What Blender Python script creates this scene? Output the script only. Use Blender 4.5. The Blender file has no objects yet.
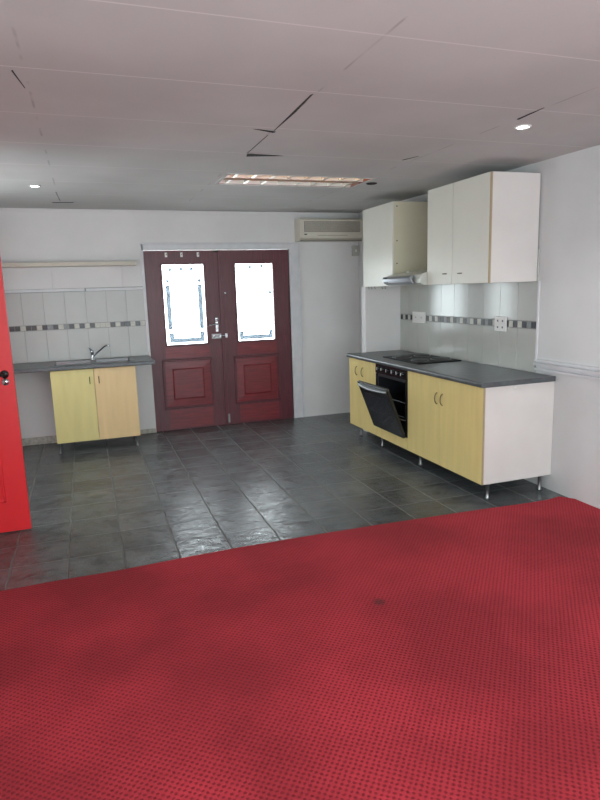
import bpy, bmesh, math, random
from mathutils import Vector, Matrix
random.seed(7)
C = bpy.context.scene.collection
# ------------------------------------------------------------ camera, sky, exposure
cd = bpy.data.cameras.new('camera'); cam = bpy.data.objects.new('camera', cd); C.objects.link(cam)
FW, RT, UP = Vector((0.320893, 0.930045, -0.179008)), Vector((0.943039, -0.331270, -0.030623)), Vector((0.087780, 0.158985, 0.983371))
cam.matrix_world = Matrix(((RT.x, UP.x, -FW.x, 0), (RT.y, UP.y, -FW.y, 0), (RT.z, UP.z, -FW.z, 1.6464), (0, 0, 0, 1)))
cd.sensor_fit = 'VERTICAL'; cd.sensor_height = 24; cd.lens = 608.56 * 24 / 800; cd.clip_start = .05
bpy.context.scene.camera = cam
vs = bpy.context.scene.view_settings
vs.view_transform = 'Standard'; vs.look = 'None'; vs.gamma = 1; vs.use_curve_mapping = False; vs.exposure = 0.0
W = bpy.data.worlds.new('overcast_sky'); bpy.context.scene.world = W; W.use_nodes = True
bg = W.node_tree.nodes['Background']; bg.inputs[0].default_value = (.89, .965, 1, 1); bg.inputs[1].default_value = 10.8
def portal(loc, rot, sx, sy):
    l = bpy.data.lights.new('daylight_portal', 'AREA'); l.shape = 'RECTANGLE'; l.size = sx; l.size_y = sy
    l.cycles.is_portal = True
    o = bpy.data.objects.new('daylight_portal', l); C.objects.link(o); o.location = loc; o.rotation_euler = rot
portal((1.0, -1.9, 1.4), (math.pi/2, 0, 0), 4.0, 1.9)
portal((-1.52, .35, 1.45), (0, -math.pi/2, 0), 1.7, 1.3)
portal((-1.52, 5.55, 1.6), (0, -math.pi/2, 0), 1.2, 1.3)
portal((1.14, 7.44, 1.5), (-math.pi/2, 0, 0), .5, .95)
portal((2.0, 7.44, 1.5), (-math.pi/2, 0, 0), .5, .95)

# ------------------------------------------------------------ materials
def srgb(r, g, b):
    f = lambda c: (c/255/12.92) if c/255 <= .04045 else ((c/255+.055)/1.055)**2.4
    return (f(r), f(g), f(b), 1)
def mat(name, col, rough=.5, metal=0, var=.06, scale=8, bump=0, bscale=60, spec=.5, stretch=None, coat=0):
    m = bpy.data.materials.new(name); m.use_nodes = True; nt = m.node_tree; N = nt.nodes; L = nt.links
    p = N['Principled BSDF']; p.inputs['Roughness'].default_value = rough; p.inputs['Metallic'].default_value = metal
    p.inputs['Specular IOR Level'].default_value = spec; p.inputs['Coat Weight'].default_value = coat
    tc = N.new('ShaderNodeTexCoord'); mp = N.new('ShaderNodeMapping'); L.new(tc.outputs['Object'], mp.inputs[0])
    if stretch: mp.inputs['Scale'].default_value = stretch
    n = N.new('ShaderNodeTexNoise'); n.inputs['Scale'].default_value = scale; n.inputs['Detail'].default_value = 5
    L.new(mp.outputs[0], n.inputs[0])
    r = N.new('ShaderNodeValToRGB'); r.color_ramp.elements[0].position = .3; r.color_ramp.elements[1].position = .7
    r.color_ramp.elements[0].color = tuple(c*(1-var) for c in col[:3])+(1,)
    r.color_ramp.elements[1].color = tuple(min(1, c*(1+var)) for c in col[:3])+(1,)
    L.new(n.outputs[0], r.inputs[0]); L.new(r.outputs[0], p.inputs['Base Color'])
    if bump:
        n2 = N.new('ShaderNodeTexNoise'); n2.inputs['Scale'].default_value = bscale; n2.inputs['Detail'].default_value = 4
        L.new(mp.outputs[0], n2.inputs[0]); b = N.new('ShaderNodeBump'); b.inputs['Strength'].default_value = bump
        b.inputs['Distance'].default_value = .01; L.new(n2.outputs[0], b.inputs['Height']); L.new(b.outputs[0], p.inputs['Normal'])
    return m
def emis(name, col, s):
    m = bpy.data.materials.new(name); m.use_nodes = True
    p = m.node_tree.nodes['Principled BSDF']; p.inputs['Base Color'].default_value = col
    p.inputs['Emission Color'].default_value = col; p.inputs['Emission Strength'].default_value = s
    return m
def M(nt, op, a, b=None, c=None):
    n = nt.nodes.new('ShaderNodeMath'); n.operation = op
    for i, v in enumerate((a, b, c)):
        if v is None: continue
        if hasattr(v, 'type'): nt.links.new(v, n.inputs[i])
        else: n.inputs[i].default_value = v
    return n.outputs[0]

m_wall = mat('painted_wall', srgb(216, 214, 213), .75, var=.035, scale=2.5, bump=.05, bscale=30, spec=.2)
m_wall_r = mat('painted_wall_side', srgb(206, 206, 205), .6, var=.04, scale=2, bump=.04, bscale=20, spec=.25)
m_trim = mat('white_trim_paint', srgb(206, 206, 208), .45, var=.05, scale=12)
m_grout = mat('grout', srgb(150, 150, 148), .9)
m_tile_b = mat('satin_white_tile', srgb(184, 185, 182), .42, var=.03, scale=5)
m_tile = mat('glazed_white_tile', srgb(182, 183, 177), .14, var=.03, scale=5)
m_chip_k = mat('charcoal_mosaic', srgb(46, 46, 52), .3, var=.2, scale=40)
m_chip_d = mat('dark_grey_mosaic', srgb(70, 70, 70), .35, var=.2, scale=40)
m_chip_g = mat('grey_mosaic', srgb(126, 128, 128), .35, var=.2, scale=40)
m_chip_b = mat('beige_mosaic', srgb(188, 186, 176), .35, var=.12, scale=40)
m_dirt = mat('scuffed_plaster', srgb(172, 167, 158), .9, var=.25, scale=30)
m_maroon = mat('maroon_varnished_wood', srgb(88, 34, 44), .38, var=.28, scale=5, stretch=(14, 14, 1.2), bump=.08, bscale=20)
m_maroon_r = mat('maroon_varnished_rail', srgb(116, 34, 42), .36, var=.28, scale=5, stretch=(1.2, 14, 14), bump=.08, bscale=20)
m_steel = mat('brushed_steel', srgb(160, 163, 168), .28, 1, var=.06)
m_sink = mat('worn_sink_steel', srgb(120, 122, 124), .34, 1, var=.12)
m_chrome = mat('chrome', srgb(200, 204, 208), .15, 1, var=.03)
m_dsteel = mat('dull_steel', srgb(150, 152, 152), .38, 1, var=.1)
m_handle = mat('antique_pull', srgb(98, 86, 62), .4, .8, var=.1)
m_worktop = mat('dark_slate_laminate', srgb(82, 86, 88), .33, var=.22, scale=14, bump=.04, bscale=50)
m_yellow = mat('yellow_maple_laminate', srgb(230, 208, 140), .42, var=.05, scale=3, stretch=(6, 6, .7))
m_olive = mat('greenish_maple_laminate', srgb(206, 194, 130), .42, var=.05, scale=3, stretch=(6, 6, .7))
m_peach = mat('peach_maple_laminate', srgb(214, 186, 136), .42, var=.05, scale=3, stretch=(6, 6, .7))
m_pale = mat('pale_pine', srgb(190, 182, 168), .5, var=.06, scale=3, stretch=(1, 6, 6))
m_edge = mat('brown_edge_band', srgb(160, 142, 112), .5, var=.05)
m_white = mat('white_melamine', srgb(211, 206, 202), .4, var=.03, scale=4)
m_cream = mat('cream_melamine', srgb(216, 214, 203), .35, var=.02, scale=3)
m_creamdark = mat('cream_side_melamine', srgb(208, 202, 178), .4, var=.03, scale=3)
m_black = mat('black_enamel', srgb(22, 22, 25), .25, var=.1)
m_hob = mat('matt_black_hob', srgb(20, 20, 22), .55, var=.1, spec=.25)
m_cast = mat('black_hotplate', srgb(62, 62, 64), .5, var=.1)
m_ovglass = mat('smoked_glass', srgb(30, 34, 42), .06, var=.1, spec=.8)
m_cavity = mat('oven_cavity', srgb(34, 34, 40), .4, var=.1)
m_red = mat('red_gloss_paint', srgb(222, 26, 34), .42, var=.03, scale=6)
m_ac = mat('aged_beige_plastic', srgb(206, 200, 186), .45, var=.03)
m_acd = mat('grille_plastic', srgb(132, 126, 118), .55, var=.05)
m_box = mat('grey_plastic', srgb(178, 175, 168), .5, var=.03)
m_rack = mat('oven_wire', srgb(90, 90, 92), .4, 1, var=.05)
m_dark = mat('dark_gap', srgb(38, 36, 36), .9)
m_plast = mat('white_plastic', srgb(226, 224, 220), .35, var=.02)
m_alu = mat('satin_aluminium', srgb(225, 222, 215), .38, .8, var=.03)
m_housing = mat('light_housing', srgb(135, 88, 76), .6, var=.1)
m_tubew = emis('warm_tube', (1, .66, .22, 1), 9)
m_tubec = emis('cool_tube', (.78, 1, .90, 1), 5.5)
m_bulb = emis('led_lens', (.92, .96, 1, 1), 30)
m_hoodg = mat('pale_hood_enamel', srgb(196, 198, 190), .3, .1, var=.03)
m_concrete = mat('outside_paving', srgb(190, 188, 184), .9)

def slate():
    m = bpy.data.materials.new('riven_slate_tiles'); m.use_nodes = True; nt = m.node_tree; N = nt.nodes; L = nt.links
    p = N['Principled BSDF']; tc = N.new('ShaderNodeTexCoord'); sx = N.new('ShaderNodeSeparateXYZ'); L.new(tc.outputs['Object'], sx.inputs[0])
    wob = N.new('ShaderNodeTexNoise'); wob.inputs['Scale'].default_value = 9; L.new(tc.outputs['Object'], wob.inputs[0])
    w = M(nt, 'MULTIPLY', M(nt, 'SUBTRACT', wob.outputs[0], .5), .03)
    u = M(nt, 'DIVIDE', M(nt, 'ADD', M(nt, 'SUBTRACT', sx.outputs[0], .435-3.35), w), .335)
    v = M(nt, 'DIVIDE', M(nt, 'ADD', M(nt, 'SUBTRACT', sx.outputs[1], 3.94-3.45), w), .345)
    fu = M(nt, 'FRACT', u); fv = M(nt, 'FRACT', v)
    du = M(nt, 'MINIMUM', fu, M(nt, 'SUBTRACT', 1, fu)); dv = M(nt, 'MINIMUM', fv, M(nt, 'SUBTRACT', 1, fv))
    du = M(nt, 'MULTIPLY', du, .335); dv = M(nt, 'MULTIPLY', dv, .345)
    gu = N.new('ShaderNodeMapRange'); L.new(du, gu.inputs[0]); gu.inputs[1].default_value = .0035; gu.inputs[2].default_value = .0065; gu.inputs[3].default_value = 1; gu.inputs[4].default_value = 0
    gv = N.new('ShaderNodeMapRange'); L.new(dv, gv.inputs[0]); gv.inputs[1].default_value = .002; gv.inputs[2].default_value = .005; gv.inputs[3].default_value = .55; gv.inputs[4].default_value = 0
    g = M(nt, 'MAXIMUM', gu.outputs[0], gv.outputs[0])
    cid = N.new('ShaderNodeCombineXYZ'); L.new(M(nt, 'FLOOR', u), cid.inputs[0]); L.new(M(nt, 'FLOOR', v), cid.inputs[1])
    wn = N.new('ShaderNodeTexWhiteNoise'); wn.noise_dimensions = '2D'; L.new(cid.outputs[0], wn.inputs[0])
    off = N.new('ShaderNodeVectorMath'); off.operation = 'MULTIPLY_ADD'; L.new(wn.outputs['Color'], off.inputs[0]); off.inputs[1].default_value = (9, 9, 9); L.new(tc.outputs['Object'], off.inputs[2])
    n1 = N.new('ShaderNodeTexNoise'); n1.inputs['Scale'].default_value = 5; n1.inputs['Detail'].default_value = 8; n1.inputs['Roughness'].default_value = .65; L.new(off.outputs[0], n1.inputs[0])
    r = N.new('ShaderNodeValToRGB'); e = r.color_ramp.elements; e[0].position = .3; e[0].color = srgb(52, 56, 60); e[1].position = .72; e[1].color = srgb(108, 112, 114)
    L.new(n1.outputs[0], r.inputs[0])
    tint = N.new('ShaderNodeMix'); tint.data_type = 'RGBA'; tint.blend_type = 'MULTIPLY'; tint.inputs[0].default_value = 1
    tr = N.new('ShaderNodeValToRGB'); tr.color_ramp.elements[0].color = (.68, .69, .7, 1); tr.color_ramp.elements[1].color = (1.1, 1.1, 1.06, 1); L.new(wn.outputs['Value'], tr.inputs[0])
    L.new(r.outputs[0], tint.inputs[6]); L.new(tr.outputs[0], tint.inputs[7])
    gm = N.new('ShaderNodeMix'); gm.data_type = 'RGBA'; L.new(M(nt, 'MULTIPLY', g, M(nt, 'MULTIPLY_ADD', wob.outputs[0], 2.4, -.65)), gm.inputs[0]); gm.clamp_factor = True; L.new(tint.outputs[2], gm.inputs[6]); gm.inputs[7].default_value = srgb(118, 116, 108)
    L.new(gm.outputs[2], p.inputs['Base Color'])
    # riven surface
    st = N.new('ShaderNodeMapping'); st.inputs['Scale'].default_value = (1, 1.35, 1); L.new(off.outputs[0], st.inputs[0])
    n2 = N.new('ShaderNodeTexNoise'); n2.inputs['Scale'].default_value = 12; n2.inputs['Detail'].default_value = 6; n2.inputs['Roughness'].default_value = .68; n2.inputs['Distortion'].default_value = .9; L.new(st.outputs[0], n2.inputs[0])
    lay = M(nt, 'MULTIPLY', n2.outputs[0], 12)
    sm = N.new('ShaderNodeMapRange'); sm.interpolation_type = 'SMOOTHSTEP'; L.new(M(nt, 'FRACT', lay), sm.inputs[0]); sm.inputs[1].default_value = .45; sm.inputs[2].default_value = 1
    step = M(nt, 'DIVIDE', M(nt, 'ADD', M(nt, 'FLOOR', lay), sm.outputs[0]), 12)
    h = M(nt, 'SUBTRACT', M(nt, 'ADD', M(nt, 'MULTIPLY', step, .75), M(nt, 'MULTIPLY', n2.outputs[0], .25)), M(nt, 'MULTIPLY', g, .35))
    b = N.new('ShaderNodeBump'); b.inputs['Strength'].default_value = .8; b.inputs['Distance'].default_value = .018; L.new(h, b.inputs['Height']); L.new(b.outputs[0], p.inputs['Normal'])
    rr = N.new('ShaderNodeMapRange'); L.new(n1.outputs[0], rr.inputs[0]); rr.inputs[1].default_value = .3; rr.inputs[2].default_value = .7; rr.inputs[3].default_value = .08; rr.inputs[4].default_value = .2
    L.new(M(nt, 'MAXIMUM', rr.outputs[0], M(nt, 'MULTIPLY', g, .8)), p.inputs['Roughness']); p.inputs['Specular IOR Level'].default_value = .75
    return m
m_slate = slate()

def carpetmat():
    m = bpy.data.materials.new('red_loop_carpet'); m.use_nodes = True; nt = m.node_tree; N = nt.nodes; L = nt.links
    p = N['Principled BSDF']; p.inputs['Roughness'].default_value = .95; p.inputs['Specular IOR Level'].default_value = .1
    p.inputs['Sheen Weight'].default_value = .05; p.inputs['Sheen Roughness'].default_value = .6; p.inputs['Sheen Tint'].default_value = (1, .6, .6, 1)
    tc = N.new('ShaderNodeTexCoord'); mp = N.new('ShaderNodeMapping'); mp.inputs['Rotation'].default_value = (0, 0, math.radians(40))
    wz = N.new('ShaderNodeTexNoise'); wz.inputs['Scale'].default_value = 45; wz.inputs['Detail'].default_value = 3; L.new(tc.outputs['Object'], wz.inputs[0])
    wa = N.new('ShaderNodeVectorMath'); wa.operation = 'MULTIPLY_ADD'; L.new(wz.outputs['Color'], wa.inputs[0]); wa.inputs[1].default_value = (.011, .011, 0); L.new(tc.outputs['Object'], wa.inputs[2]); L.new(wa.outputs[0], mp.inputs[0])
    s = N.new('ShaderNodeSeparateXYZ'); L.new(mp.outputs[0], s.inputs[0])
    k = 2*math.pi/.0195
    a = M(nt, 'MULTIPLY', M(nt, 'ADD', M(nt, 'SINE', M(nt, 'MULTIPLY', s.outputs[0], k)), M(nt, 'SINE', M(nt, 'MULTIPLY', s.outputs[1], k))), .5)
    dot = N.new('ShaderNodeMapRange'); L.new(a, dot.inputs[0]); dot.inputs[1].default_value = -.05; dot.inputs[2].default_value = .75
    n = N.new('ShaderNodeTexNoise'); n.inputs['Scale'].default_value = 1.6; n.inputs['Detail'].default_value = 4; L.new(tc.outputs['Object'], n.inputs[0])
    r = N.new('ShaderNodeValToRGB'); r.color_ramp.elements[0].position = .4; r.color_ramp.elements[1].position = .62
    r.color_ramp.elements[0].color = srgb(148, 40, 48); r.color_ramp.elements[1].color = srgb(176, 50, 60); L.new(n.outputs[0], r.inputs[0])
    fz = N.new('ShaderNodeTexNoise'); fz.inputs['Scale'].default_value = 220; L.new(tc.outputs['Object'], fz.inputs[0])
    f = M(nt, 'MULTIPLY', dot.outputs[0], M(nt, 'ADD', M(nt, 'MULTIPLY', fz.outputs[0], .5), .4))
    mx = N.new('ShaderNodeMix'); mx.data_type = 'RGBA'; L.new(f, mx.inputs[0]); L.new(r.outputs[0], mx.inputs[6]); mx.inputs[7].default_value = srgb(88, 12, 24)
    # small burn mark
    sp = N.new('ShaderNodeSeparateXYZ'); L.new(tc.outputs['Object'], sp.inputs[0])
    d = M(nt, 'POWER', M(nt, 'ADD', M(nt, 'POWER', M(nt, 'ABSOLUTE', M(nt, 'SUBTRACT', sp.outputs[0], 1.33)), 2), M(nt, 'POWER', M(nt, 'ABSOLUTE', M(nt, 'SUBTRACT', sp.outputs[1], 2.678)), 2)), .5)
    bm = N.new('ShaderNodeMapRange'); L.new(d, bm.inputs[0]); bm.inputs[1].default_value = .016; bm.inputs[2].default_value = .045; bm.inputs[3].default_value = .65; bm.inputs[4].default_value = 0
    m2 = N.new('ShaderNodeMix'); m2.data_type = 'RGBA'; L.new(bm.outputs[0], m2.inputs[0]); L.new(mx.outputs[2], m2.inputs[6]); m2.inputs[7].default_value = srgb(70, 40, 40)
    L.new(m2.outputs[2], p.inputs['Base Color'])
    b = N.new('ShaderNodeBump'); b.inputs['Strength'].default_value = .6; b.inputs['Distance'].default_value = .004; b.invert = True
    L.new(f, b.inputs['Height']); L.new(b.outputs[0], p.inputs['Normal'])
    return m
m_carpet = carpetmat()

def ceilmat():
    m = bpy.data.materials.new('painted_ceiling_board'); m.use_nodes = True; nt = m.node_tree; N = nt.nodes; L = nt.links
    p = N['Principled BSDF']; p.inputs['Roughness'].default_value = .8; p.inputs['Specular IOR Level'].default_value = .2
    tc = N.new('ShaderNodeTexCoord'); s = N.new('ShaderNodeSeparateXYZ'); L.new(tc.outputs['Object'], s.inputs[0])
    n = N.new('ShaderNodeTexNoise'); n.inputs['Scale'].default_value = 1.3; n.inputs['Detail'].default_value = 3; L.new(tc.outputs['Object'], n.inputs[0])
    n3 = N.new('ShaderNodeTexNoise'); n3.inputs['Scale'].default_value = 3.5; n3.inputs['Detail'].default_value = 2; L.new(tc.outputs['Object'], n3.inputs[0])
    patch = N.new('ShaderNodeMapRange'); L.new(n3.outputs[0], patch.inputs[0]); patch.inputs[1].default_value = .5; patch.inputs[2].default_value = .6
    def line(sock, pos, per, wd):
        t = M(nt, 'SUBTRACT', sock, pos - per*20); t = M(nt, 'DIVIDE', t, per); t = M(nt, 'FRACT', M(nt, 'ADD', t, .5)); t = M(nt, 'MULTIPLY', M(nt, 'ABSOLUTE', M(nt, 'SUBTRACT', t, .5)), per)
        r = N.new('ShaderNodeMapRange'); L.new(t, r.inputs[0]); r.inputs[1].default_value = wd*.4; r.inputs[2].default_value = wd; r.inputs[3].default_value = 1; r.inputs[4].default_value = 0
        return r.outputs[0]
    lx = M(nt, 'MULTIPLY', line(s.outputs[0], 1.12, 1.265, .008), patch.outputs[0])
    ly = line(s.outputs[1], 2.85, .68, .006)
    r = N.new('ShaderNodeValToRGB'); r.color_ramp.elements[0].position = .35; r.color_ramp.elements[1].position = .65
    r.color_ramp.elements[0].color = srgb(186, 186, 184); r.color_ramp.elements[1].color = srgb(196, 196, 194); L.new(n.outputs[0], r.inputs[0])
    a = N.new('ShaderNodeMix'); a.data_type = 'RGBA'; L.new(M(nt, 'MULTIPLY', ly, .7), a.inputs[0]); L.new(r.outputs[0], a.inputs[6]); a.inputs[7].default_value = srgb(222, 219, 218)
    c = N.new('ShaderNodeMix'); c.data_type = 'RGBA'; L.new(M(nt, 'MULTIPLY', lx, .35), c.inputs[0]); L.new(a.outputs[2], c.inputs[6]); c.inputs[7].default_value = srgb(105, 98, 96)
    L.new(c.outputs[2], p.inputs['Base Color'])
    b = N.new('ShaderNodeBump'); b.inputs['Strength'].default_value = .15; b.inputs['Distance'].default_value = .01; L.new(M(nt, 'ADD', n.outputs[0], M(nt, 'MULTIPLY', ly, .1)), b.inputs['Height']); L.new(b.outputs[0], p.inputs['Normal'])
    return m
m_ceil = ceilmat()

def glassmat(name, col, frac, rough=.05):
    m = bpy.data.materials.new(name); m.use_nodes = True; nt = m.node_tree; N = nt.nodes; L = nt.links
    N.remove(N['Principled BSDF']); t = N.new('ShaderNodeBsdfTransparent'); t.inputs[0].default_value = col
    g = N.new('ShaderNodeBsdfGlossy'); g.inputs['Roughness'].default_value = rough
    x = N.new('ShaderNodeMixShader'); x.inputs[0].default_value = frac; L.new(t.outputs[0], x.inputs[1]); L.new(g.outputs[0], x.inputs[2])
    L.new(x.outputs[0], N['Material Output'].inputs[0]); return m
m_glass = glassmat('clear_glass', (.96, .98, .98, 1), .05)
m_etch = glassmat('smoked_border_strip', (.22, .24, .26, 1), 0, .4)

# ------------------------------------------------------------ mesh helpers
class MB:
    def __init__(s): s.v = []; s.f = []; s.m = []; s.sm = []
    def add(s, vs_, fs, mi=0, smooth=False):
        o = len(s.v); s.v += [tuple(v) for v in vs_]
        for f in fs: s.f.append(tuple(i+o for i in f)); s.m.append(mi); s.sm.append(smooth)
    def box(s, x0, x1, y0, y1, z0, z1, mi=0, mtx=None):
        v = [(x, y, z) for x in (x0, x1) for y in (y0, y1) for z in (z0, z1)]
        if mtx: v = [mtx @ Vector(p) for p in v]
        s.add(v, [(0, 1, 3, 2), (4, 6, 7, 5), (0, 4, 5, 1), (2, 3, 7, 6), (0, 2, 6, 4), (1, 5, 7, 3)], mi); return s
    def slab(s, us, vs_, hole, w0, w1, axes='xyz', mi=0):
        """rectangular grid of cells in the first two axes, cells in `hole` left out, thickness w0..w1 along the third"""
        nu, nv = len(us)-1, len(vs_)-1; idx = {}
        base = len(s.v)
        def vert(i, j, k):
            if (i, j, k) not in idx:
                c = {axes[0]: us[i], axes[1]: vs_[j], axes[2]: (w0, w1)[k]}
                idx[(i, j, k)] = len(s.v); s.v.append((c['x'], c['y'], c['z']))
            return idx[(i, j, k)]
        def face(*q): s.f.append(tuple(vert(*a) for a in q)); s.m.append(mi); s.sm.append(False)
        sol = lambda i, j: 0 <= i < nu and 0 <= j < nv and (i, j) not in hole
        for i in range(nu):
            for j in range(nv):
                if not sol(i, j): continue
                face((i, j, 1), (i+1, j, 1), (i+1, j+1, 1), (i, j+1, 1)); face((i, j, 0), (i, j+1, 0), (i+1, j+1, 0), (i+1, j, 0))
                if not sol(i-1, j): face((i, j, 0), (i, j, 1), (i, j+1, 1), (i, j+1, 0))
                if not sol(i+1, j): face((i+1, j, 0), (i+1, j+1, 0), (i+1, j+1, 1), (i+1, j, 1))
                if not sol(i, j-1): face((i, j, 0), (i+1, j, 0), (i+1, j, 1), (i, j, 1))
                if not sol(i, j+1): face((i, j+1, 0), (i, j+1, 1), (i+1, j+1, 1), (i+1, j+1, 0))
        return s
    def tube(s, pts, r, n=12, mi=0, cap=True):
        pts = [Vector(p) for p in pts]; rs = r if isinstance(r, (list, tuple)) else [r]*len(pts); rings = []; prev = None
        for i, p in enumerate(pts):
            t = (pts[min(i+1, len(pts)-1)] - pts[max(i-1, 0)]).normalized()
            if prev is None: a = t.orthogonal().normalized()
            else: a = (prev - t*prev.dot(t)).normalized()
            prev = a; b = t.cross(a)
            rings.append([p + (a*math.cos(k*2*math.pi/n) + b*math.sin(k*2*math.pi/n))*rs[i] for k in range(n)])
        v = [q for R in rings for q in R]; f = []
        for i in range(len(pts)-1):
            for k in range(n): f.append((i*n+k, i*n+(k+1) % n, (i+1)*n+(k+1) % n, (i+1)*n+k))
        s.add(v, f, mi, True)
        if cap:
            s.add(rings[0], [tuple(range(n))[::-1]], mi); s.add(rings[-1], [tuple(range(n))], mi)
        return s
    def prism(s, poly, a0, a1, axes='xzy', mi=0, smooth=False):
        """polygon in the first two axes, extruded along the third"""
        def P(u, v, w):
            c = {axes[0]: u, axes[1]: v, axes[2]: w}; return (c['x'], c['y'], c['z'])
        n = len(poly); s.add([P(u, v, a0) for u, v in poly]+[P(u, v, a1) for u, v in poly], [tuple(range(n)), tuple(range(n, 2*n))[::-1]], mi)
        s.add([P(u, v, a0) for u, v in poly]+[P(u, v, a1) for u, v in poly], [(i, i+n, (i+1) % n+n, (i+1) % n) for i in range(n)], mi, smooth); return s
    def lathe(s, prof, c, n=24, mi=0, axis='z'):
        v = []
        for r, h in prof:
            for k in range(n):
                a = k*2*math.pi/n; p = (r*math.cos(a), r*math.sin(a), h)
                if axis == 'x': p = (h, r*math.cos(a), r*math.sin(a))
                if axis == 'y': p = (r*math.cos(a), h, r*math.sin(a))
                v.append((p[0]+c[0], p[1]+c[1], p[2]+c[2]))
        f = [(i*n+k, i*n+(k+1) % n, (i+1)*n+(k+1) % n, (i+1)*n+k) for i in range(len(prof)-1) for k in range(n)]
        s.add(v, f, mi, True); return s
    def build(s, name, mats, parent=None, bevel=0, loc=None, kind=None):
        me = bpy.data.meshes.new(name); me.from_pydata(s.v, [], s.f)
        for m in (mats if isinstance(mats, (list, tuple)) else [mats]): me.materials.append(m)
        for p, i, sm in zip(me.polygons, s.m, s.sm): p.material_index = i; p.use_smooth = sm
        bm = bmesh.new(); bm.from_mesh(me); bmesh.ops.recalc_face_normals(bm, faces=bm.faces); bm.to_mesh(me); bm.free()
        o = bpy.data.objects.new(name, me); C.objects.link(o)
        if parent: o.parent = parent; o.matrix_parent_inverse = Matrix.Translation(root_loc(parent)).inverted()
        if bevel:
            b = o.modifiers.new('bevel', 'BEVEL'); b.width = bevel; b.segments = 2; b.limit_method = 'ANGLE'; b.angle_limit = math.radians(50)
        if kind: o['kind'] = kind
        return o
def root_loc(o): return o.location if o.parent is None else Vector((0, 0, 0))     # parts carry world coordinates
def thing(name, loc, label, cat, group=None):
    o = bpy.data.objects.new(name, None); C.objects.link(o); o.location = loc; o.empty_display_size = .1
    tag(o, label, cat, group); return o
def tag(o, label, cat, group=None):
    o['label'] = label; o['category'] = cat
    if group: o['group'] = group
    return o
def struct(o): o['kind'] = 'structure'; return o
cz = lambda x, y: 2.534 + .0073*y - .0029*x

# ------------------------------------------------------------ dimensions
YB, XR, XL, YN = 7.355, 3.398, -1.36, -1.6
DX0, DX1, DZ = .690, 2.448, 2.14

# ------------------------------------------------------------ setting
MB().box(XL-.15, XR+.15, YN-.25, YB+.2, -.1, 0).build('floor', m_slate, kind='structure')
b = MB().slab([XL-.15, DX0, DX1, XR+.15], [0, DZ, 2.66], {(1, 0)}, YB, YB+.2, 'xzy'); wall_back = b.build('wall_back', m_wall, kind='structure')
MB().box(XR, XR+.15, YN, YB, 0, 2.66).build('wall_right', m_wall_r, kind='structure')
MB().slab([YN, -.3, 1.0, 4.9, 6.0, YB], [0, .65, 1.0, 2.2, 2.25, 2.66], {(1, 1), (1, 2), (1, 3), (3, 2)}, XL-.15, XL, 'yzx').build('wall_left', m_wall, kind='structure')
for nm, ya, yb, za, zb in (('added_window_2', -.3, 1.0, .65, 2.25), ('added_window_3', 4.9, 6.0, 1.0, 2.2)):  # both windows are added out of view to brighten the room
    wl = MB(); ym = (ya+yb)/2
    for a, c in ((ya, ya+.05), (ym-.03, ym+.03), (yb-.05, yb)): wl.box(XL-.12, XL-.06, a, c, za, zb)
    for z in (za, zb-.05): wl.box(XL-.12, XL-.06, ya+.05, ym-.03, z, z+.05); wl.box(XL-.12, XL-.06, ym+.03, yb-.05, z, z+.05)
    w_ = wl.build(nm, m_trim, kind='structure')
    for a, c in ((ya+.05, ym-.03), (ym+.03, yb-.05)): MB().box(XL-.093, XL-.087, a, c, za+.05, zb-.05).build('glass_pane', m_glass, w_)
MB().slab([XL-.15, -1.0, 3.0, XR+.15], [0, .45, 2.35, 2.66], {(1, 1)}, YN-.25, YN, 'xzy').build('wall_near', m_wall, kind='structure')
wn = MB()
for a, c in ((-1.0, -.95), (.97, 1.03), (2.95, 3.0)): wn.box(a, c, YN-.15, YN-.09, .45, 2.35)
for z in (.45, 2.3): wn.box(-.95, .97, YN-.15, YN-.09, z, z+.05); wn.box(1.03, 2.95, YN-.15, YN-.09, z, z+.05)
win = wn.build('added_window_1', m_trim, kind='structure')  # unseen window added behind the camera to bring in daylight
for a, c in ((-.95, .97), (1.03, 2.95)): MB().box(a, c, YN-.123, YN-.117, .5, 2.3).build('glass_pane', m_glass, win)
# thin return wall at the end of the kitchen run
MB().box(2.954, XR, 6.227, 6.333, 0, 1.648).build('wall_return', m_wall, kind='structure', bevel=.004)
# ceiling with the opening for the louvred light
LX0, LX1, LY0, LY1 = 1.175, 2.445, 4.965, 5.44
b = MB().slab([XL-.15, LX0, LX1, XR+.15], [YN-.25, LY0, LY1, YB+.2], {(1, 1)}, 0, .03)
b.v = [(x, y, z+cz(x, y)) for x, y, z in b.v]
ceiling = b.build('ceiling', m_ceil, kind='structure')
MB().box(XL-.2, XR+.2, YN-.3, YB+.25, 2.72, 2.8).build('roof_deck', m_concrete, kind='structure')
def flap(pts, name='sagging_joint_tape'):
    v = [(x, y, cz(x, y)-.001-d) for x, y, d in pts]; n = len(v); v += [(x, y, z+.003) for x, y, z in v]
    MB_ = MB(); MB_.add(v, [tuple(range(n)), tuple(range(n, 2*n))[::-1]]+[(i, (i+1) % n, (i+1) % n+n, i+n) for i in range(n)])
    o = MB_.build(name, m_dark, ceiling)
flap([(1.0, 3.575, 0), (1.14, 3.59, .006), (1.13, 3.612, .006)])
flap([(1.13, 4.21, .008), (1.40, 4.24, 0), (1.14, 4.275, .008)])
flap([(1.100, 2.9, 0), (1.109, 2.88, 0), (1.128, 3.2, 0), (1.131, 3.58, 0), (1.127, 3.58, 0)])
flap([(1.122, 3.7, 0), (1.127, 3.7, 0), (1.132, 4.2, 0), (1.127, 4.2, 0)])
flap([(-.22, 6.85, 0), (.0, 6.81, 0), (-.02, 6.83, .003), (-.2, 6.87, .003)])
flap([(-.155, 6.15, 0), (-.15, 6.15, 0), (-.13, 6.75, 0), (-.135, 6.75, 0)])
flap([(2.374, 2.80, 0), (2.380, 2.80, 0), (2.392, 3.02, .004), (2.380, 3.02, .004)])
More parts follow.
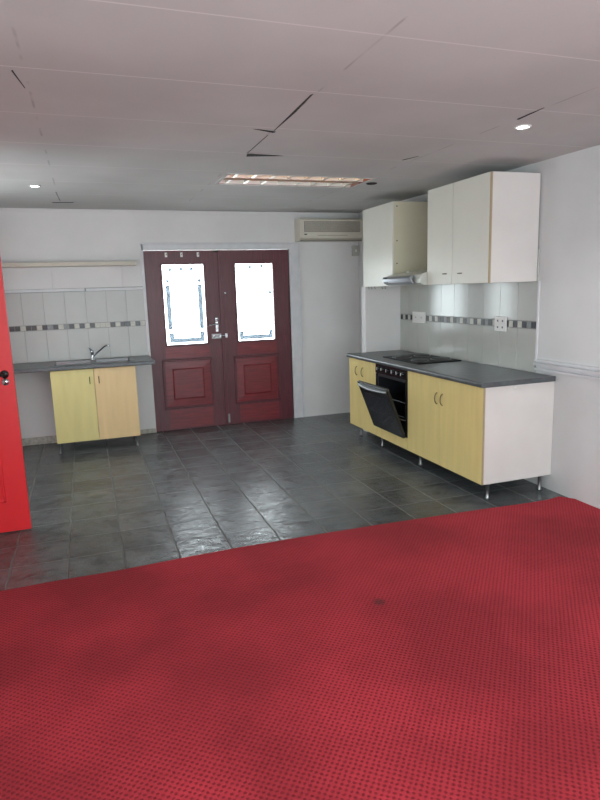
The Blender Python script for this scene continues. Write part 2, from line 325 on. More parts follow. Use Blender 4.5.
flap([(2.345, 4.05, 0), (2.355, 4.05, 0), (2.31, 4.2, 0), (2.295, 4.19, .003)])
flap([(-.196, 2.9, 0), (-.19, 2.89, 0), (-.160, 3.12, 0), (-.164, 3.12, 0)])
# thin cornice strip in wall paint at the back wall
MB().prism([(YB-.012, 0), (YB, 0), (YB, .02), (YB-.012, .02)], XL, XR, 'yzx').build('trim_1', m_wall, kind='structure').location.z = 2.558

# baseboards
MB().box(XL, -.395, YB-.015, YB, 0, .085).build('baseboard_back', m_dirt, kind='structure', bevel=.003)
# plaster ledge beside the sink unit
MB().box(.46, DX0-.005, YB-.02, YB, 0, .05).build('trim_2', m_dirt, kind='structure', bevel=.003)
# door surround
b = MB(); b.box(DX1, DX1+.012, YB-.012, YB+.1, 0, DZ); b.box(DX1+.012, DX1+.125, YB-.012, YB, 0, DZ+.065); b.box(DX0-.02, DX1+.012, YB-.012, YB, DZ, DZ+.065)
b.box(DX0-.03, DX0, YB-.012, YB, .98, DZ+.065); b.box(DX0-.03, DX1+.14, YB-.02, YB, DZ+.065, DZ+.08); b.box(DX1+.125, DX1+.14, YB-.02, YB, 0, DZ+.065)
b.build('trim_3', m_trim, kind='structure', bevel=.003)
# chair rail on the right wall
prof = [(0, .945), (.024, .95), (.028, .968), (.010, .972), (.010, .984), (.036, .990), (.040, 1.010), (.016, 1.014), (.016, 1.022), (.032, 1.026), (.030, 1.037), (0, 1.040)]
MB().prism([(XR-d, z) for d, z in prof], YN, 3.97, 'xzy').build('trim_4', m_trim, kind='structure')
MB().box(XR-.014, XR, 3.965, 3.985, 1.03, 1.6506).build('trim_5', m_trim, kind='structure', bevel=.004)

# ------------------------------------------------------------ tiled splashbacks
def chips_row(MBo, cells, place, pitch=.0555, z0=1.288, z1=1.340):
    for k, t in cells:
        place(MBo, k, pitch, z0, z1, t)
# back wall: tiles .226 wide
sb = MB(); sb.box(XL, DX0-.02, YB-.004, YB, .935, 1.735, 1)
x = -.4225 + .2235*5 + .0
edges = [-.4225+.2205*i for i in range(-5, 6)]
for i in range(len(edges)-1):
    a, c = max(edges[i], XL), min(edges[i+1], DX0-.02)
    if c-a < .02: continue
    for z0, z1 in ((.938, 1.282), (1.346, 1.695)): sb.box(a+.0015, c-.0015, YB-.009, YB-.003, z0, z1, 0)
a = edges[-1]; sb.box(a+.0015, DX0-.022, YB-.009, YB-.003, .938, 1.282, 0) if DX0-.02-a > .02 else None
splash = sb.build('splashback', [m_tile_b, m_grout], wall_back, bevel=.001)
mb = MB(); darkx = [-.746, -.69, -.585, -.527, -.414, -.302, -.137, -.027, .084, .313, .423, .479, .592]
x = -1.35; 
while x < DX0-.07:
    xc = x+.0275; near = min(abs(xc-d) for d in darkx)
    t = (0 if int(xc*37) % 2 else 3) if near < .0278 else (1 if random.random() < .1 else 2)
    if xc < -.78: t = random.choice((0, 1, 2))
    mb.box(x+.002, x+.0535, YB-.010, YB-.003, 1.289, 1.339, t); x += .0557
mb.build('mosaic_border', [m_chip_k, m_chip_g, m_chip_b, m_chip_d], splash)
b = MB(); b.box(XL, .02, YB-.022, YB, 1.70, 1.732); b.box(.035, DX0-.02, YB-.022, YB, 1.698, 1.728)
b.build('tile_edging', m_trim, splash, bevel=.004)
# right wall
wall_right = bpy.data.objects['wall_right']
sb = MB(); sb.box(XR-.004, XR, 3.985, 6.227, .925, 1.9, 1)
e = 3.985; ed = [3.985, 4.215, 4.447, 4.68, 4.915, 5.146, 5.377, 5.61, 5.84, 6.07, 6.227]
for i in range(len(ed)-1):
    for z0, z1 in ((.928, 1.272), (1.338, 1.69), (1.693, 1.9)): sb.box(XR-.010, XR-.003, ed[i]+.0015, ed[i+1]-.0015, z0, z1, 0)
splash2 = sb.build('splashback', [m_tile, m_grout], wall_right, bevel=.001)
mb = MB(); dk = [6.192, 6.075, 5.968, 5.63, 5.513, 5.383, 5.263, 5.142, 4.976, 4.801, 4.687, 4.578, 4.325, 4.217, 4.114, 4.011]
y = 3.99
while y < 6.2:
    yc = y+.0275; n_ = min(abs(yc-d) for d in dk)
    t = (0 if int(yc*31) % 3 else 3) if n_ < .029 else random.choice((1, 2, 2))
    mb.box(XR-.011, XR-.003, y+.002, y+.0535, 1.279, 1.330, t); y += .0557
mb.build('mosaic_border', [m_chip_k, m_chip_g, m_chip_b, m_chip_d], splash2)

# ------------------------------------------------------------ maroon double door
def leaf(name, x0, x1, px0, px1, pz0, pz1, qx0, qx1, qz0, qz1, label):
    y0, y1 = YB+.012, YB+.056; z0 = 0; top = DZ-.005
    b = MB().slab([x0, px0, px1, x1], [z0, pz0, pz1, top], {(1, 1)}, y0, y1, 'xzy')
    d = b.build(name, m_maroon, kind='structure', bevel=.002); d['label'] = label
    # glazing bead
    g = MB()
    for a, c, e_, f in ((px0-.022, px1+.022, pz1-.002, pz1+.02), (px0-.022, px1+.022, pz0-.02, pz0+.002), (px0-.022, px0+.002, pz0, pz1), (px1-.002, px1+.022, pz0, pz1)):
        g.box(a, c, y0-.012, y0+.004, e_, f)
    g.build('glazing_bead', m_maroon, d, bevel=.004)
    gp = MB().box(px0, px1, y0+.018, y0+.023, pz0, pz1).build('glass_pane', m_glass, d)
    # rails show a redder cross grain
    MB().box(px0-.02, px1+.02, y0-.002, y0+.002, qz1+.045, pz0-.025).build('middle_rail', m_maroon_r, d)
    MB().box(px0-.02, px1+.02, y0-.002, y0+.002, .02, qz0-.04).build('bottom_rail', m_maroon_r, d)
    # raised panel with moulding
    m = MB()
    for a, c, e_, f in ((qx0-.03, qx1+.03, qz1, qz1+.03), (qx0-.03, qx1+.03, qz0-.03, qz0), (qx0-.03, qx0, qz0, qz1), (qx1, qx1+.03, qz0, qz1)):
        m.box(a, c, y0-.016, y0+.004, e_, f)
    m.build('panel_moulding', m_maroon, d, bevel=.007)
    r = MB(); yi = y0-.001; q = lambda k, y: [(qx0+k, y, qz0+k), (qx1-k, y, qz0+k), (qx1-k, y, qz1-k), (qx0+k, y, qz1-k)]
    r.add(q(0, yi)+q(.085, yi-.004)+q(.10, yi-.013)+q(.108, yi-.013), [(i+4*l, (i+1) % 4+4*l, 4+(i+1) % 4+4*l, 4+i+4*l) for l in range(3) for i in range(4)]+[(12, 13, 14, 15)])
    r.build('raised_panel', m_maroon_r, d)
    return d, gp
XC = 1.569
d1, g1 = leaf('door_1', DX0+.004, XC-.001, .89, 1.378, 1.038, 1.975, .845, 1.395, .29, .835, 'left maroon leaf of the double front door, with the lever handle')
d2, g2 = leaf('door_2', XC+.001, DX1-.004, 1.763, 2.235, 1.038, 1.972, 1.72, 2.25, .28, .825, 'right maroon leaf of the double front door')
MB().box(XC-.02, XC+.022, YB-.002, YB+.014, .012, DZ-.005).build('meeting_strip', m_maroon, d2, bevel=.004)
def bars(gp, segs, dots):
    b = MB(); y0, y1 = YB+.027, YB+.030
    for a, c, e_, f in segs: b.box(a, c, YB+.0285, YB+.0295, e_, f)
    for x, z in dots: b.box(x-.02, x+.02, YB+.0285, YB+.0295, z-.02, z+.02)
    b.build('leaded_strips', m_etch, gp)
bars(g1, [(.92, .972, 1.215, 1.74), (1.297, 1.35, 1.215, 1.74), (.93, .985, 1.06, 1.18), (1.297, 1.35, 1.06, 1.18), (.985, 1.297, 1.06, 1.112)], [(.947, 1.785), (1.322, 1.785), (.985, 1.92), (1.115, 1.92), (1.235, 1.92)])
bars(g2, [(1.785, 1.835, 1.055, 1.16), (2.165, 2.215, 1.055, 1.16), (1.835, 2.165, 1.055, 1.107)], [(1.95, 1.93), (2.1, 1.94), (2.195, 1.62)])
# hooks, handles, bolts
for x in (.949, 1.128, 1.321):
    h = MB().box(x-.014, x+.014, YB+.004, YB+.0125, 2.06, 2.112).build('coat_hook', m_plast, d1, bevel=.003)
    MB().tube([(x, YB+.006, 2.09), (x, YB-.012, 2.082), (x, YB-.022, 2.088), (x, YB-.024, 2.1)], .004, 8).build('hook_prong', m_chrome, h)
hp = MB().box(1.483, 1.52, YB+.004, YB+.0125, 1.165, 1.34).build('lever_handle', m_chrome, d1, bevel=.004)
MB().lathe([(.0, -.014), (.015, -.014), (.017, 0)], (1.502, YB+.006, 1.305), 16, axis='y').build('handle_rose', m_chrome, hp)
MB().tube([(1.502, YB+.006, 1.265), (1.502, YB-.035, 1.265), (1.47, YB-.04, 1.262), (1.40, YB-.04, 1.254)], [.009, .009, .008, .006], 10).build('lever', m_chrome, hp)
bp = MB().box(1.43, 1.552, YB+.004, YB+.0125, 1.085, 1.145).build('slide_bolt', m_dsteel, d1, bevel=.003)
MB().tube([(1.44, YB-.002, 1.118), (1.60, YB-.002, 1.118)], .007, 10).build('bolt_rod', m_chrome, bp)
for x in (1.455, 1.535): MB().box(x-.009, x+.009, YB-.012, YB+.006, 1.1, 1.136).build('bolt_guide', m_chrome, bp, bevel=.003)
kp = MB().box(1.594, 1.625, YB-.012, YB+.0125, 1.09, 1.145).build('bolt_keep', m_chrome, d2, bevel=.003)
MB().lathe([(0, -.03), (.012, -.03), (.015, -.02), (.009, -.008), (.014, 0)], (1.622, YB+.012, 1.629), 16, axis='y').build('door_knob', m_chrome, d2)
MB().box(1.58, 1.604, YB-.008, YB+.002, .03, .14).build('foot_bolt', m_dsteel, d2, bevel=.003)
MB().box(1.50, 1.56, YB-.008, YB+.0125, 2.11, 2.133).build('top_bolt', m_dark, d1, bevel=.003)
# threshold outside + landing
MB().box(-2, 5, YB+.2, YB+3.5, -.12, -.02).build('ground', m_concrete, kind='structure')

# ------------------------------------------------------------ red door standing open at the left
ry = 4.576
d3 = MB().slab([-1.33, -1.2, -.64, -.50], [.008, .225, .94, 1.30, 1.95, 2.10], {(1, 1), (1, 3)}, ry, ry+.044, 'xzy').build('door_3', m_red, kind='structure', bevel=.002)
d3['label'] = 'bright red panelled door standing open at the left edge'
for z0, z1 in ((.225, .94), (1.30, 1.95)):
    MB().box(-1.2, -.64, ry+.012, ry+.032, z0, z1).build('door_panel', m_red, d3)
    b = MB()
    for a, c, e_, f in ((-1.2, -.64, z0, z0+.02), (-1.2, -.64, z1-.02, z1), (-1.2, -1.18, z0, z1), (-.66, -.64, z0, z1)): b.box(a, c, ry-.004, ry+.013, e_, f)
    b.build('panel_moulding', m_red, d3, bevel=.005)
pl = MB().lathe([(0, -.010), (.024, -.010), (.028, -.004), (.028, 0)], (-.556, ry, 1.135), 24, axis='y').build('handle_rose', m_black, d3)
MB().tube([(-.556, ry-.004, 1.135), (-.556, ry-.045, 1.135), (-.60, ry-.05, 1.135), (-.68, ry-.05, 1.135)], [.01, .01, .009, .008], 10).build('lever', m_black, pl)
ks = MB().lathe([(0, -.008), (.022, -.008), (.026, 0)], (-.556, ry, 1.082), 24, axis='y').build('keyhole_rose', m_chrome, d3)
MB().box(-.559, -.553, ry-.0095, ry-.007, 1.068, 1.092).build('keyhole', m_dark, ks)
MB().box(-1.36, -1.325, ry+.04, ry+.05, .3, .4).build('hinge', m_dsteel, d3); MB().box(-1.36, -1.325, ry+.04, ry+.05, 1.7, 1.8).build('hinge', m_dsteel, d3)

# ------------------------------------------------------------ carpet
edge = [(XL, 3.615), (-.6, 3.609), (-.276, 3.618), (.063, 3.614), (.5, 3.64), (.819, 3.65), (1.4, 3.645), (1.97, 3.628), (2.616, 3.598), (3.0, 3.57), (3.2, 3.565), (3.33, 3.59), (XR, 3.50)]
cp = MB().prism([(XL, YN), (XR, YN)]+edge[::-1], 0, .012, 'xyz').build('carpet', m_carpet, bevel=.004)
tag(cp, 'worn red dotted carpet covering the near half of the floor', 'carpet')

# ------------------------------------------------------------ cabinets
def carcass(t, x0, x1, y0, y1, z0, z1, m, th=.016, open_side='x-', name='carcass'):
    b = MB()
    b.box(x0, x1, y0, y0+th, z0, z1); b.box(x0, x1, y1-th, y1, z0, z1)
    b.box(x0, x1, y0+th, y1-th, z0, z0+th); b.box(x0, x1, y0+th, y1-th, z1-th, z1)
    b.box(x1-.005, x1, y0+th, y1-th, z0+th, z1-th); return b.build(name, m, t)
def leg(t, x, y, z1, r=.014):
    b = MB().lathe([(0, 0), (r*1.3, 0), (r*1.3, .010), (r, .016), (r, z1-.02), (r*1.5, z1-.015), (r*1.5, z1)], (x, y, 0), 16); return b.build('leg', m_dsteel, t)
def bow(door, p, n, up, L, m=m_handle, r=.0045, out=.024):
    p, n, up = Vector(p), Vector(n), Vector(up); pts = []
    for i in range(9):
        a = i/8*math.pi; pts.append(p + up*(-math.cos(a)*L/2) + n*(math.sin(a)*out))
    pts = [p - up*L/2 - n*.002] + pts[1:-1] + [p + up*L/2 - n*.002]
    return MB().tube(pts, r, 8).build('handle', m, door)
ZB, ZT = .129, .885
XF = 2.744
# near double cabinet
u = thing('base_cabinet', (3.07, 4.32, 0), 'wide yellow two-door floor cabinet with white end panel by the carpet', 'cabinet')
carcass(u, XF+.018, XR-.002, 3.765, 4.905, ZB, ZT, m_white)
dA = MB().box(XF, XF+.0175, 3.767, 4.3575, ZB, ZT-.002).build('door', m_yellow, u, bevel=.0015); dB = MB().box(XF, XF+.0175, 4.3625, 4.903, ZB, ZT-.002).build('door', m_yellow, u, bevel=.0015)
bow(dA, (XF, 4.318, .705), (-1, 0, 0), (0, 0, 1), .095); bow(dB, (XF, 4.402, .705), (-1, 0, 0), (0, 0, 1), .095)
MB().box(XF+.0005, XF+.0175, 3.7645, 3.7668, ZB, ZT-.002).build('edge_strip', m_edge, u)
MB().lathe([(0, -.003), (.016, -.003), (.018, 0)], (3.03, 3.765, .86), 16, axis='y').build('screw_cap', m_white, u)
for x, y in ((2.825, 3.80), (2.83, 4.815), (3.32, 3.80), (3.32, 4.82)): leg(u, x, y, ZB)
# oven housing
u = thing('oven_cabinet', (3.07, 5.23, 0), 'yellow floor unit holding the built-in oven', 'cabinet')
b = MB(); y0, y1 = 4.907, 5.555
b.box(XF+.018, XR-.002, y0, y0+.016, ZB, ZT); b.box(XF+.018, XR-.002, y1-.016, y1, ZB, ZT); b.box(XF+.018, XR-.002, y0+.016, y1-.016, ZB, ZB+.016); b.build('carcass', m_white, u)
MB().box(XF, XF+.0175, y0+.001, y1-.001, ZB, .243).build('plinth_panel', m_yellow, u, bevel=.0015)
for x, y in ((3.32, 4.96), (3.32, 5.5)): leg(u, x, y, ZB)
# far double cabinet
u = thing('base_cabinet', (3.07, 5.9, 0), 'narrow yellow two-door floor cabinet beyond the oven', 'cabinet')
carcass(u, XF+.018, XR-.002, 5.557, 6.224, ZB, ZT, m_white)
dA = MB().box(XF, XF+.0175, 5.559, 5.9395, ZB, ZT-.002).build('door', m_yellow, u, bevel=.0015); dB = MB().box(XF, XF+.0175, 5.9425, 6.222, ZB, ZT-.002).build('door', m_yellow, u, bevel=.0015)
bow(dA, (XF, 5.865, .755), (-1, 0, 0), (0, 0, 1), .095); bow(dB, (XF, 6.015, .755), (-1, 0, 0), (0, 0, 1), .095)
for x, y in ((2.83, 5.59), (2.83, 6.12), (3.32, 5.62), (3.32, 6.15)): leg(u, x, y, ZB)
# worktop (with cut-out for nothing: hob lies on top)
b = MB(); r = .014; x0 = 2.712
poly = [(XR-.012, ZT+.001), (x0+.012, ZT+.001), (x0+.004, ZT+.004), (x0, ZT+.012), (x0, ZT+.026), (x0+.004, ZT+.035), (x0+.014, ZT+.040), (XR-.012, ZT+.040)]
b.prism(poly, 3.745, 6.2265, 'xzy'); wt = b.build('worktop', m_worktop, bevel=.002)
tag(wt, 'long dark grey worktop over the yellow cabinets, carrying the hob', 'worktop')
ZW = ZT+.040
# hob
t = thing('hob', (3.12, 5.3, ZW), 'black four-plate electric hob set in the long worktop', 'hob')
MB().box(2.875, 3.35, 4.95, 5.66, ZW+.0005, ZW+.010).build('hob_plate', m_hob, t, bevel=.003)
for x, y, r_ in ((3.0, 5.13, .078), (3.0, 5.48, .092), (3.235, 5.13, .092), (3.235, 5.48, .078)):
    h = MB().lathe([(0, .012), (r_*.35, .012), (r_*.4, .010), (r_*.95, .0125), (r_, .009), (r_, 0)], (x, y, ZW+.010), 32).build('hotplate', m_cast, t)
    MB().lathe([(r_, .0), (r_+.006, .004), (r_+.010, 0)], (x, y, ZW+.010), 32).build('hotplate_ring', m_dsteel, h)
# oven
t = thing('oven', (3.05, 5.23, .25), 'black built-in oven with its glass door hanging half open', 'oven')
y0, y1 = 4.925, 5.538
b = MB(); X1 = 3.3
b.box(XF+.004, X1, y0, y0+.035, .247, .79); b.box(XF+.004, X1, y1-.035, y1, .247, .79); b.box(XF+.004, X1, y0+.035, y1-.035, .247, .275); b.box(XF+.004, X1, y0+.035, y1-.035, .76, .79)
b.box(X1-.02, X1, y0+.035, y1-.035, .275, .76); b.build('oven_cavity', m_cavity, t)
for a, c in ((4.909, y0+.012), (y1-.012, 5.553)): MB().box(XF-.004, XF+.016, a, c, .247, .79).build('front_frame', m_black, t, bevel=.002)
cp_ = MB().box(XF-.008, XF+.05, 4.909, 5.553, .792, .884).build('control_panel', m_black, t, bevel=.003)
for y in (5.465, 5.375, 5.27, 5.16, 5.065, 4.975):
    k = MB().lathe([(0, -.026), (.013, -.026), (.016, -.010), (.019, -.004), (.019, 0)], (XF-.008, y, .84), 18, axis='x').build('knob', m_black, t)
    MB().box(XF-.0365, XF-.031, y-.0025, y+.0025, .828, .856).build('knob_pointer', m_plast, k)
for z in (.42, .56):
    b = MB(); b.tube([(XF+.02, y0+.036, z), (XF+.02, y1-.036, z)], .004, 8); b.tube([(X1-.03, y0+.036, z), (X1-.03, y1-.036, z)], .004, 8)
    for i in range(13):
        y = y0+.06+i*(y1-y0-.12)/12; b.tube([(XF+.02, y, z), (X1-.03, y, z)], .002, 6)
    b.build('oven_rack', m_rack, t)
ang = math.radians(21); T = Matrix.Translation((XF-.006, 0, .252)) @ Matrix.Rotation(-ang, 4, 'Y')
dr = MB().slab([4.915, 5.00, 5.463, 5.548], [0, .08, .40, .508], {(1, 1)}, -.03, 0, 'yzx')
def tf(mbx):
    mbx.v = [tuple(T @ Vector(p)) for p in mbx.v]; return mbx
od = tf(dr).build('oven_door', m_black, t, bevel=.004)
tf(MB().box(-.031, -.002, 5.0, 5.463, .08, .40)).build('door_glass', m_ovglass, od)
hh = []
b = MB(); n = 10
for i in range(n+1):
    f = i/n; y = 4.93+.60*f; bow_ = .014+.026*math.sin(math.pi*f)
    hh.append((-.03-bow_+.01, y, .478))
b.tube(hh, .010, 10); tf(b).build('handle', m_dsteel, od)
b = MB(); b.prism([(y, x) for x, y, z in hh]+[(5.53, -.028), (4.93, -.028)], .466, .490, 'yxz'); tf(b).build('handle_grip', m_dsteel, od)
for y in (4.95, 5.51): MB().tube([(XF+.004, y, .40), T @ Vector((0, y, .20))], .004, 8).build('door_stay', m_chrome, t)

# sink cabinet
u = thing('sink_cabinet', (.03, 7.0, 0), 'pale two-door floor cabinet under the sink, one door greener', 'cabinet')
fy = 6.74
b = MB(); cx0, cx1 = -.395, .462
b.box(cx0, cx0+.016, fy+.018, YB-.02, .12, .893); b.box(cx1-.016, cx1, fy+.018, YB-.02, .12, .893); b.box(cx0+.016, cx1-.016, fy+.018, YB-.02, .12, .136); b.box(cx0+.016, cx1-.016, YB-.03, YB-.022, .136, .893)
b.build('carcass', m_pale, u)
dA = MB().box(cx0+.001, .031, fy, fy+.0175, .12, .89).build('door', m_olive, u, bevel=.0015); dA['label'] = 'greenish yellow door'
dB = MB().box(.034, cx1-.001, fy, fy+.0175, .12, .89).build('door', m_peach, u, bevel=.0015); dB['label'] = 'peach coloured door'
bow(dA, (-.014, fy, .768), (0, -1, 0), (0, 0, 1), .07); bow(dB, (.079, fy, .768), (0, -1, 0), (0, 0, 1), .07)
for x, y in ((-.375, 6.78), (.425, 6.78), (-.375, 7.28), (.425, 7.28)): leg(u, x, y, .12, .010)
# sink worktop with opening
sx0, sx1, sy0, sy1 = -.40, .47, 6.80, 7.24
b = MB().slab([XL+.002, sx0+.02, sx1-.02, .672], [6.712, sy0+.02, sy1-.02, YB-.011], {(1, 1)}, .895, .935)
wt2 = b.build('worktop', m_worktop, bevel=.008); tag(wt2, 'dark grey worktop with the steel sink, left of the maroon door', 'worktop')
t = thing('kitchen_sink', ((sx0+sx1)/2, 7.02, .935), 'stainless steel double bowl sink set into the left worktop', 'sink')
b = MB().slab([sx0, sx0+.045, .015, .07, sx1-.045, sx1], [sy0, sy0+.04, sy1-.08, sy1], {(1, 1), (3, 1)}, .9355, .940)
b.build('sink_rim', m_sink, t, bevel=.002)
for a, c in ((sx0+.045, .015), (.07, sx1-.045)):
    b = MB(); e0, e1 = sy0+.04, sy1-.08; z = .78
    top = [(a, e0), (c, e0), (c, e1), (a, e1)]; k = .03; bot = [(a+k, e0+k), (c-k, e0+k), (c-k, e1-k), (a+k, e1-k)]
    v = [(x, y, .9395) for x, y in top]+[(x, y, z) for x, y in bot]
    b.add(v, [(i, (i+1) % 4, 4+(i+1) % 4, 4+i) for i in range(4)]+[(4, 5, 6, 7)]); o = b.build('bowl', m_sink, t)
    sm = o.modifiers.new('thick', 'SOLIDIFY'); sm.thickness = .0015
    MB().lathe([(0, .002), (.03, .002), (.036, 0)], ((a+c)/2, (e0+e1)/2, z+.001), 20).build('drain', m_chrome, o)
# tap
t = thing('tap', (.04, 7.205, .940), 'chrome mixer tap with a raised slanting spout behind the sink', 'tap')
MB().lathe([(.024, .0), (.022, .012), (.017, .02), (.016, .075), (.019, .08), (.019, .1), (0, .105)], (.04, 7.205, .940), 20).build('tap_body', m_chrome, t)
MB().tube([(.045, 7.20, .975), (.09, 7.18, 1.015), (.17, 7.13, 1.085), (.195, 7.115, 1.098), (.215, 7.1, 1.096), (.225, 7.095, 1.08)], [.010, .010, .009, .009, .009, .010], 12).build('spout', m_chrome, t)
MB().tube([(.035, 7.2, 1.04), (.022, 7.17, 1.065), (.012, 7.13, 1.082)], [.013, .010, .007], 10).build('lever', m_chrome, t)

# ------------------------------------------------------------ wall cupboards
UX = 2.931; UZ0, UZ1 = 1.6506, 2.4644
def wall_unit(y0, y1, splits, label, side):
    u = thing('wall_cabinet', (3.17, (y0+y1)/2, UZ0), label, 'wall cabinet')
    carcass(u, UX+.018, XR-.012, y0, y1, UZ0, UZ1, side)
    ys = [y0]+splits+[y1]; out = []
    for i in range(len(ys)-1): out.append(MB().box(UX, UX+.0175, ys[i]+.0025, ys[i+1]-.0025, UZ0, UZ1-.002).build('door', m_cream, u, bevel=.0015))
    return u, out
u, dd = wall_unit(4.0, 4.888, [4.492], 'cream two-door wall cupboard nearest the camera, right of the hood', m_white)
MB().box(UX+.0005, UX+.02, 3.9965, 4.0005, UZ0, UZ1-.002).build('edge_strip', m_edge, u)
bow(dd[0], (UX, 4.375, 1.735), (-1, 0, 0), (0, 1, 0), .05, m_handle, .004, .016); bow(dd[1], (UX, 4.60, 1.737), (-1, 0, 0), (0, 1, 0), .05, m_handle, .004, .016)
u, dd = wall_unit(5.544, 6.2255, [], 'cream single-door wall cupboard at the far end, beyond the hood', m_creamdark)
for z in (1.87, 2.09, 2.42): MB().lathe([(0, -.002), (.006, -.002), (.007, 0)], (UX+.05, 5.544, z), 10, axis='y').build('screw_cap', m_dark, u)
# cooker hood
t = thing('cooker_hood', (3.1, 5.215, 1.65), 'slim silver cooker hood between the two wall cupboards', 'cooker hood')
y0, y1 = 4.892, 5.54
prof = [(XR-.012, 1.655), (2.90, 1.652), (2.87, 1.668), (2.868, 1.70), (2.872, 1.745), (2.93, 1.765), (XR-.012, 1.81)]
MB().prism([p for p in prof], y0, y1, 'xzy').build('hood_body', m_hoodg, t, bevel=.003)
MB().prism([(2.868, 1.656), (2.828, 1.68), (2.815, 1.715), (2.822, 1.735), (2.85, 1.742), (2.93, 1.752), (2.93, 1.744), (2.855, 1.734), (2.838, 1.7)], y0+.10, y1-.002, 'xzy').build('visor', m_steel, t, bevel=.002)
b = MB(); b.box(2.812, 2.8165, 5.44, 5.52, 1.722, 1.728); b.box(2.822, 2.8275, 5.44, 5.52, 1.680, 1.686)
b.build('dark_bars', m_dark, t)  # two thin dark bars on the visor front
MB().lathe([(0, .018), (.012, .016), (.016, .008), (.017, 0)], (3.0, 5.36, 1.771), 16).build('vent_knob', m_plast, t)
# cup hooks under the far cupboard
for i, (x, y) in enumerate([(2.985, 6.21), (3.02, 6.21), (3.06, 6.21), (3.15, 6.21), (3.19, 6.21)]):
    o = MB().tube([(x, y, UZ0+.002), (x, y, UZ0-.014), (x, y-.012, UZ0-.028), (x, y-.020, UZ0-.020)], .003, 8).build('cup_hook', m_dsteel)
    tag(o, 'small metal cup hook under the far cream wall cupboard', 'hook', 'cup hooks under the far wall cupboard')

# ------------------------------------------------------------ wall shelf with hanging wires
t = thing('wall_shelf', (-.35, 7.25, 1.97), 'thin pale wooden shelf on the back wall above the sink tiles', 'shelf')
MB().box(XL+.01, .592, 7.16, YB-.0005, 1.968, 2.010).build('shelf_board', m_pale, t, bevel=.002)
for x in (-.309, .433): MB().box(x-.006, x+.006, YB-.012, YB-.001, 1.735, 1.968).build('shelf_bracket', m_trim, t)

# ------------------------------------------------------------ air conditioner
t = thing('air_conditioner', (2.95, 7.25, 2.22), 'beige wall air conditioner above the maroon door, by the ceiling', 'air conditioner')
ax0, ax1, az0, az1 = 2.535, 3.375, 2.225, 2.487; ay = 7.14
prof = [(YB-.001, az0), (ay+.06, az0), (ay+.012, az0+.03), (ay, az0+.055), (ay, az1-.02), (ay+.02, az1), (YB-.001, az1)]
MB().prism(prof, ax0, ax1, 'yzx').build('casing', m_ac, t, bevel=.006)
g = MB().box(ax0+.05, ax1-.05, ay-.003, ay+.01, az0+.10, az1-.035).build('intake_grille', m_acd, t, bevel=.002)
b = MB()
for i in range(14): z = az0+.107+i*.0085; b.box(ax0+.055, ax1-.055, ay-.006, ay-.002, z, z+.003)
b.build('grille_slats', m_ac, g)
MB().box(ax0+.03, ax1-.03, ay-.003, ay+.004, az1-.033, az1-.023).build('top_trim', m_ac, t)
lv = MB().box(ax0+.22, ax1-.22, ay-.002, ay+.02, az0+.058, az0+.064).build('air_slot', m_acd, t)
MB().box(ax0+.05, ax0+.085, ay-.0035, ay+.002, az0+.066, az0+.078).build('badge', m_dark, t)
MB().box(ax0+.015, ax1-.015, ay+.02, ay+.07, az0-.004, az0+.004).build('lower_flap', m_acd, t)
t = thing('isolator_switch', (3.345, YB, 2.11), 'small white isolator box on the wall under the air conditioner', 'switch')
MB().box(3.30, 3.385, YB-.045, YB-.0005, 2.045, 2.175).build('switch_box', m_box, t, bevel=.004); MB().box(3.333, 3.352, YB-.052, YB-.044, 2.095, 2.125).build('rocker', m_plast, t, bevel=.002)

# ------------------------------------------------------------ sockets
def socket(y0, y1, z0, z1, label, holes):
    t = thing('wall_socket', (XR, (y0+y1)/2, z0), label, 'socket'); xs = XR-.011
    fp = MB().box(xs-.012, xs-.0005, y0, y1, z0, z1).build('face_plate', m_plast, t, bevel=.003)
    for y, z in holes:
        MB().box(xs-.0135, xs-.0115, y-.008, y+.008, z-.008, z+.008).build('outlet', m_rack if len(holes) == 4 else m_box, t)
socket(4.345, 4.50, 1.235, 1.362, 'white four-hole wall socket on the tiles below the near cupboard', [(4.39, 1.27), (4.455, 1.27), (4.39, 1.325), (4.455, 1.325)])
socket(5.665, 5.93, 1.25, 1.368, 'blank white double wall socket on the tiles near the far corner', [(5.74, 1.31), (5.86, 1.31)])

# ------------------------------------------------------------ ceiling lights
def downlight(x, y, label, lit, group=None):
    z = cz(x, y)
    t = thing('downlight', (x, y, z), label, 'downlight')
    MB().lathe([(.034, -.004), (.040, -.008), (.047, -.006), (.050, 0), (.034, 0)], (x, y, z-.0005), 28).build('bezel', m_plast if lit else m_dark, t)
    MB().lathe([(0, -.006), (.025, -.005), (.034, -.002), (.034, 0)], (x, y, z-.0006), 24).build('lens', m_bulb if lit else m_dark, t)
    if lit:
        l = bpy.data.lights.new('downlight_glow', 'SPOT'); l.energy = 22; l.spot_size = 2.2; l.spot_blend = .8; l.shadow_soft_size = .03; l.color = (.95, .97, 1)
        o = bpy.data.objects.new('downlight_glow', l); C.objects.link(o); o.location = (0, 0, -.03); o.parent = t
downlight(2.532, 3.16, 'lit round ceiling downlight near the right wall', True)
downlight(-.306, 5.83, 'lit round ceiling downlight above the sink side', True)
downlight(2.536, 5.19, 'unlit dark round downlight beside the louvred ceiling light', False)
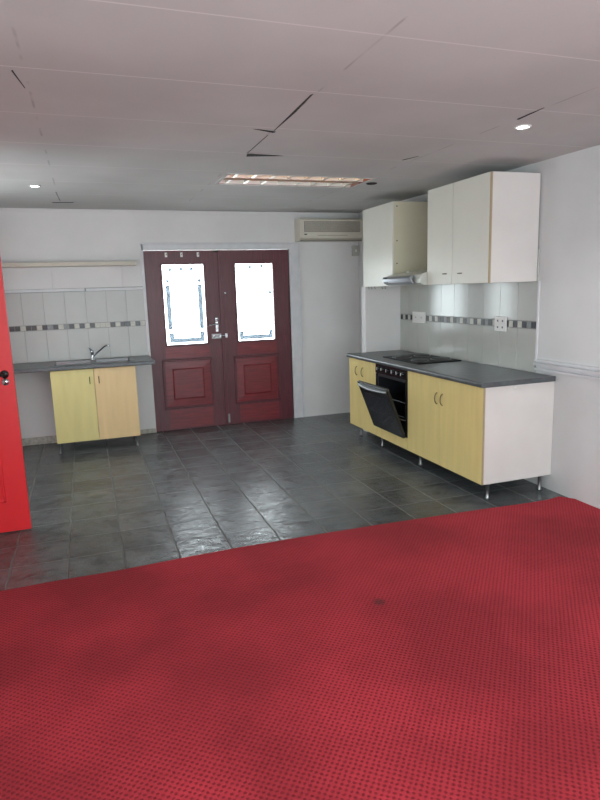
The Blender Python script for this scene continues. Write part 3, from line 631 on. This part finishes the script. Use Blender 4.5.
t = thing('louvre_light', ((LX0+LX1)/2, (LY0+LY1)/2, 2.57), 'long recessed louvred twin-tube ceiling light in front of the maroon door', 'ceiling light')
zc = cz(1.8, 5.2)
b = MB(); hz = zc+.10
b.box(LX0+.002, LX1-.002, LY0+.002, LY1-.002, hz-.004, hz); b.box(LX0+.002, LX0+.008, LY0+.002, LY1-.002, zc, hz-.004); b.box(LX1-.008, LX1-.002, LY0+.002, LY1-.002, zc, hz-.004)
b.box(LX0+.008, LX1-.008, LY0+.002, LY0+.008, zc, hz-.004); b.box(LX0+.008, LX1-.008, LY1-.008, LY1-.002, zc, hz-.004); b.build('housing', m_housing, t)
b = MB(); b.box(LX0-.02, LX1+.02, LY0-.02, LY0+.002, zc-.006, zc+.003); b.box(LX0-.02, LX1+.02, LY1-.002, LY1+.02, zc-.006, zc+.003); b.box(LX0-.02, LX0+.002, LY0, LY1, zc-.006, zc+.003); b.box(LX1-.002, LX1+.02, LY0, LY1, zc-.006, zc+.003)
b.build('bezel', m_ceil, t)
for r_, (ya, yb, tm) in enumerate(((LY0+.01, LY0+.19, m_tubew), (LY1-.19, LY1-.01, m_tubec))):
    ym = (ya+yb)/2; b = MB()
    for s_ in (-1, 1):
        for i in range(5):
            f0, f1 = i/5, (i+1)/5; Y = lambda f: ym+s_*(.045+.044*(1-f)**.6*1.0); Zf = lambda f: zc+.002+.075*f
            b.add([(LX0+.01, Y(f0), Zf(f0)), (LX1-.01, Y(f0), Zf(f0)), (LX1-.01, Y(f1), Zf(f1)), (LX0+.01, Y(f1), Zf(f1))], [(0, 1, 2, 3)], 0, True)
    b.build('reflector', m_alu, t)
    MB().tube([(LX0+.02, ym, zc+.075), (LX1-.02, ym, zc+.075)], .013, 14).build('tube_lamp', tm, t)
    for i in range(8):
        x = LX0+.08+i*(LX1-LX0-.16)/7
        MB().prism([(x-.012, zc+.002), (x+.012, zc+.002), (x+.002, zc+.055), (x-.002, zc+.055)], ya+.01, yb-.01, 'xzy').build('louvre_blade', m_alu, t)
